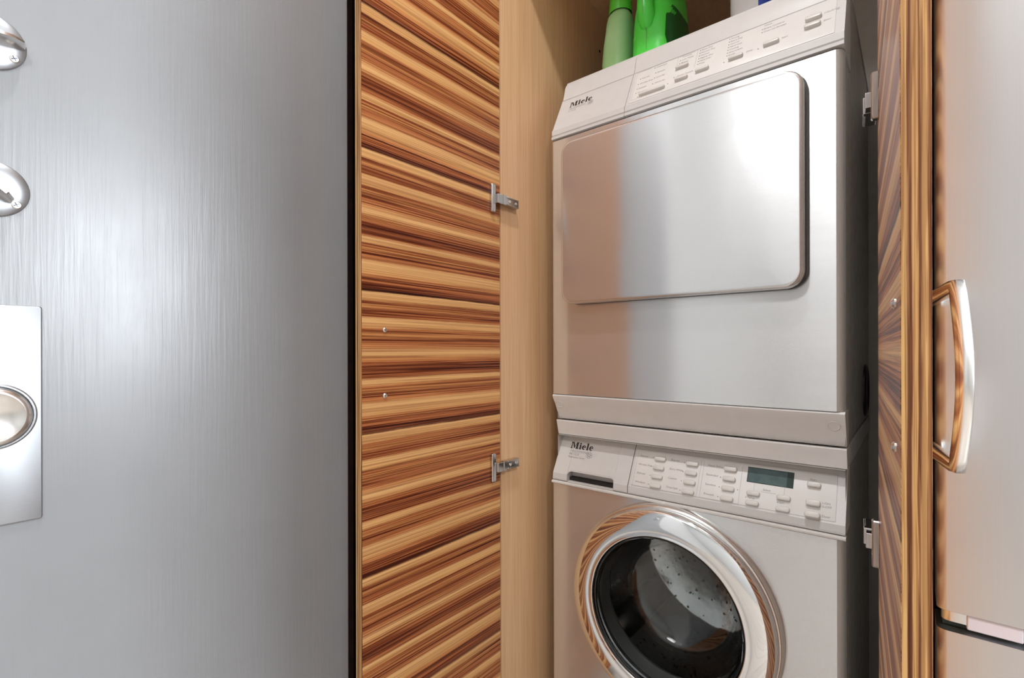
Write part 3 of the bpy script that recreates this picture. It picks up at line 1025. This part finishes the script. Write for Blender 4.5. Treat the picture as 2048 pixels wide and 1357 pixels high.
for k in range(3):
    a = math.radians(100 + 120 * k)
    fr = Frame(FW(0.238 * math.cos(a), 0.238 * math.sin(a), -0.24), Vector((-math.sin(a), 0, math.cos(a))), Vector((0, 1, 0)))
    mb = MB()
    inw = Vector((-math.cos(a), 0, -math.sin(a)))
    tn = Vector((-math.sin(a), 0, math.cos(a)))
    ctr = Vector(FW(0.238 * math.cos(a), 0.238 * math.sin(a), -0.24))
    loops = []
    for t, wd, hh in ((-0.13, 0.030, 0.020), (-0.10, 0.040, 0.045), (0.10, 0.040, 0.055), (0.13, 0.030, 0.025)):
        loops.append([ctr + Vector((0, t, 0)) + tn * (wd * math.cos(b)) + inw * (hh * math.sin(b)) for b in [PI * j / 10 for j in range(11)]])
    mb.loft(loops, True, True)
    mb.obj('drum_paddle', 'drum_steel', drum, smooth=True, angle=50)

# ------------------------------------------------------------------ bottles on the dryer
ZD = zz(0.6836)


def sup(a, b, p, n=48, rot=0.0):
    out = []
    for k in range(n):
        t = 2 * PI * k / n
        c, s = math.cos(t), math.sin(t)
        x = a * math.copysign(abs(c) ** (2 / p), c)
        y = b * math.copysign(abs(s) ** (2 / p), s)
        out.append((x * math.cos(rot) - y * math.sin(rot), x * math.sin(rot) + y * math.cos(rot)))
    return out


def bottle_body(mb, cx, cy, rings, n=48, rot=0.0):
    """rings = [(z, half x, half y, power, shift y)]"""
    loops = []
    for z, a, b, p, sy in rings:
        loops.append([(cx + q[0], cy + q[1] + sy, ZD + z) for q in sup(a, b, p, n, rot)])
    mb.loft(loops)
    return mb


# bright green jug
jx, jy = -0.482, 1.182
jug = thing('detergent_jug', 'bright green plastic detergent jug with moulded handle and dark label', 'jug', (jx, jy, ZD))
JR = [(0.0, 0.044, 0.074, 4, 0), (0.004, 0.050, 0.080, 4, 0), (0.012, 0.0525, 0.083, 4, 0), (0.05, 0.0525, 0.083, 3.8, 0), (0.10, 0.0515, 0.082, 3.6, 0.001),
      (0.14, 0.0500, 0.079, 3.4, 0.003), (0.18, 0.0470, 0.073, 3.2, 0.008), (0.21, 0.0430, 0.064, 3.0, 0.016), (0.24, 0.0370, 0.052, 2.8, 0.024),
      (0.262, 0.0270, 0.034, 2.3, 0.030), (0.272, 0.0215, 0.0215, 2, 0.034), (0.290, 0.0205, 0.0205, 2, 0.034)]
mb = MB()
bottle_body(mb, jx, jy, JR)
jb = mb.obj('jug_body', 'jug_green', jug, smooth=True, angle=60)
# handle: tube down the side that faces the room, swelling out of the body
mb = MB()
hp = [(0.248, -0.020, 0.0120), (0.246, -0.058, 0.0135), (0.226, -0.082, 0.0145), (0.200, -0.089, 0.0150), (0.165, -0.092, 0.0165), (0.130, -0.090, 0.0190), (0.105, -0.083, 0.0200), (0.086, -0.077, 0.0150), (0.076, -0.070, 0.006)]
loops = []
for i, (z, y, r) in enumerate(hp):
    z0, y0 = hp[max(i - 1, 0)][:2]
    z1, y1 = hp[min(i + 1, len(hp) - 1)][:2]
    d = Vector((0, y1 - y0, z1 - z0)).normalized()
    e1 = Vector((1, 0, 0))
    e2 = d.cross(e1)
    c = Vector((jx - 0.004, jy + y, ZD + z))
    loops.append([c + e1 * (r * math.cos(2 * PI * k / 20)) + e2 * (r * 0.85 * math.sin(2 * PI * k / 20)) for k in range(20)])
mb.loft(loops)
mb.obj('handle', 'jug_green', jug, smooth=True, angle=60)
mb = MB()
sm = [(jx - 0.004, jy - 0.0835, ZD + 0.030), (jx - 0.004, jy - 0.0835, ZD + 0.072), (jx - 0.004, jy - 0.0900, ZD + 0.086), (jx - 0.004, jy - 0.1005, ZD + 0.105), (jx - 0.004, jy - 0.1066, ZD + 0.130),
      (jx - 0.004, jy - 0.1065, ZD + 0.165), (jx - 0.004, jy - 0.1025, ZD + 0.200), (jx - 0.004, jy - 0.0955, ZD + 0.228)]
mb.loft([[(x - 0.0008, y, z), (x + 0.0008, y, z), (x + 0.0008, y + 0.002, z), (x - 0.0008, y + 0.002, z)] for x, y, z in sm])
mb.obj('mould_seam', 'seam_brown', jug)
# label wrapped round the right side
mb = MB()
loops = []
for z, a, b, p, sy in [(0.020, 0.0525, 0.083, 4, 0), (0.05, 0.0525, 0.083, 3.8, 0), (0.10, 0.0515, 0.082, 3.6, 0.001), (0.13, 0.0504, 0.080, 3.4, 0.002)]:
    pts = sup(a + 0.0006, b + 0.0006, p, 96)
    s0 = {0.020: 84, 0.05: 81, 0.10: 82, 0.13: 88}[z]
    loops.append([(jx + pts[(s0 + int(round(j * (108 - s0) / 24))) % 96][0], jy + sy + pts[(s0 + int(round(j * (108 - s0) / 24))) % 96][1], ZD + z) for j in range(25)])
mb.loft(loops, False, False, closed=False)
mb.obj('label', 'label_green', jug, smooth=True)
mb = MB()
revolve(mb, Frame((jx, jy + 0.034, ZD + 0.286), (1, 0, 0), (0, 1, 0)), [(0.026, 0.0), (0.026, 0.030), (0.024, 0.034), (0.0001, 0.035)], 32)
mb.obj('cap', 'cap_green', jug, smooth=True)

# pale translucent bottle to its left
bx, by = -0.590, 1.175
bot = thing('softener_bottle', 'pale green translucent bottle beside the bright green jug', 'bottle', (bx, by, ZD))
BR = [(0.0, 0.030, 0.042, 3, 0), (0.004, 0.036, 0.050, 3, 0), (0.015, 0.039, 0.053, 3, 0), (0.06, 0.039, 0.053, 3, 0), (0.105, 0.0365, 0.050, 2.8, 0), (0.140, 0.0335, 0.044, 2.6, 0),
      (0.165, 0.0325, 0.040, 2.5, 0), (0.183, 0.0305, 0.035, 2.3, 0), (0.193, 0.0270, 0.028, 2.1, 0), (0.198, 0.022, 0.022, 2, 0), (0.212, 0.022, 0.022, 2, 0)]
mb = MB()
bottle_body(mb, bx, by, BR)
mb.obj('bottle_body', 'bottle_translucent', bot, smooth=True, angle=60)
mb = MB()
revolve(mb, Frame((bx, by, ZD + 0.196), (1, 0, 0), (0, 1, 0)), [(0.0290, 0.0), (0.0300, 0.004), (0.0275, 0.040), (0.0255, 0.062), (0.0235, 0.066), (0.0001, 0.066)], 36)
mb.obj('cap', 'cap_green', bot, smooth=True)

# white bottle at the right
wx, wy = -0.2800, 1.215
wb = thing('white_bottle', 'white plastic bottle with blue label at the right', 'bottle', (wx, wy, ZD))
mb = MB()
WR = [(0.0, 0.038, 0.030, 3, 0), (0.004, 0.044, 0.036, 3, 0), (0.014, 0.046, 0.038, 3, 0), (0.16, 0.046, 0.038, 3, 0), (0.20, 0.040, 0.033, 2.6, 0), (0.225, 0.024, 0.022, 2.1, 0), (0.232, 0.017, 0.017, 2, 0), (0.245, 0.017, 0.017, 2, 0)]
bottle_body(mb, wx, wy, WR)
mb.obj('bottle_body', 'bottle_white', wb, smooth=True, angle=60)
mb = MB()
pts = sup(0.0466, 0.0386, 3, 96)
loops = [[(wx + pts[(k) % 96][0], wy + pts[k % 96][1], ZD + z) for k in range(76, 116)] for z in (0.072, 0.155)]
mb.loft(loops, False, False, closed=False)
mb.obj('label', 'label_blue', wb, smooth=True)
mb = MB()
revolve(mb, Frame((wx, wy, ZD + 0.238), (1, 0, 0), (0, 1, 0)), [(0.021, 0.0), (0.021, 0.028), (0.019, 0.031), (0.0001, 0.031)], 28)
mb.obj('cap', 'bottle_white', wb, smooth=True)

# ------------------------------------------------------------------ refrigerator
FX0, FX1, FY = 0.0225, 0.620, 0.800
fridge = thing('refrigerator', 'stainless steel refrigerator with vertical bow handle', 'refrigerator', ((FX0 + FX1) / 2, FY, 0))
MB().box(FX0 + 0.006, FX1 - 0.006, FY + 0.062, FY + 0.68, 0.03, 2.02).obj('body', 'fridge_side', fridge)
MB().box(FX0 + 0.05, FX1 - 0.05, FY + 0.12, FY + 0.60, 0.0, 0.031).obj('foot_base', 'black_gap', fridge)


def fdoor(z0, z1):
    mb = MB()
    r = 0.010
    pr = [(FX0, FY + 0.058), (FX0, FY + r)] + [(FX0 + r - r * math.cos(a), FY + r - r * math.sin(a)) for a in [PI / 2 * k / 6 for k in range(1, 7)]] + \
         [(FX1 - r + r * math.sin(a), FY + r - r * math.cos(a)) for a in [PI / 2 * k / 6 for k in range(0, 7)]] + [(FX1, FY + 0.058)]
    mb.loft([[(x, y, z0) for x, y in pr], [(x, y, z1) for x, y in pr]])
    return mb


fu = fdoor(zz(-0.318), 2.02).obj('upper_door', 'stainless_fridge', fridge, smooth=True, angle=40)
fl = fdoor(0.10, zz(-0.3425)).obj('lower_door', 'stainless_fridge', fridge, smooth=True, angle=40)
MB().box(FX0 + 0.006, FX1 - 0.006, FY + 0.018, FY + 0.062, zz(-0.3420), zz(-0.3185)).obj('door_gap', 'display_bezel', fridge)
mb = MB()
mb.box(0.0500, 0.0985, FY + 0.004, FY + 0.03, zz(-0.3375), zz(-0.3195))
mb.obj('hinge_cover', 'hinge_cover', fridge, bevel=0.002)
mb = MB()
fr = Frame((0.0440, FY + 0.016, zz(-0.3325)), (1, 0, 0), (0, 1, 0))
mb.loft([[fr(a, b, w) for a, b in rrect(0.034, 0.020, 0.009, 6)] for w in (0.0, 0.012)])
mb.obj('hinge_pin', 'satin_handle', fridge, smooth=True)
# bow handle: legs leave the door edge and carry a curved bar
mb = MB()
path = []
A0, A1 = Vector((0.0150, FY - 0.004, zz(0.061))), Vector((0.0385, 0.738, zz(0.073)))
B1, B0 = Vector((0.0385, 0.738, zz(-0.131))), Vector((0.0150, FY - 0.004, zz(-0.119)))
for t in (0.0, 0.35, 0.7, 0.9):
    path.append(A0.lerp(A1, t))
N = 16
for k in range(N + 1):
    t = k / N
    bow = math.sin(PI * t)
    c = A1.lerp(B1, t)
    path.append(c + Vector((0.0045 * bow, -0.034 * bow, 0)))
for t in (0.9, 0.7, 0.35, 0.0):
    path.append(B0.lerp(B1, t))
loops = []
out = Vector((0.025, -0.058, 0)).normalized()
side = Vector((0.058, 0.025, 0)).normalized()
for i, c in enumerate(path):
    d = (path[min(i + 1, len(path) - 1)] - path[max(i - 1, 0)]).normalized()
    e1 = side
    e2 = d.cross(e1).normalized()
    a, b = 0.0070, 0.0075
    loops.append([c + e1 * q[0] + e2 * q[1] for q in sup(a, b, 3.0, 20)])
mb.loft(loops)
mb.obj('handle', 'satin_handle', fu, smooth=True, angle=60)
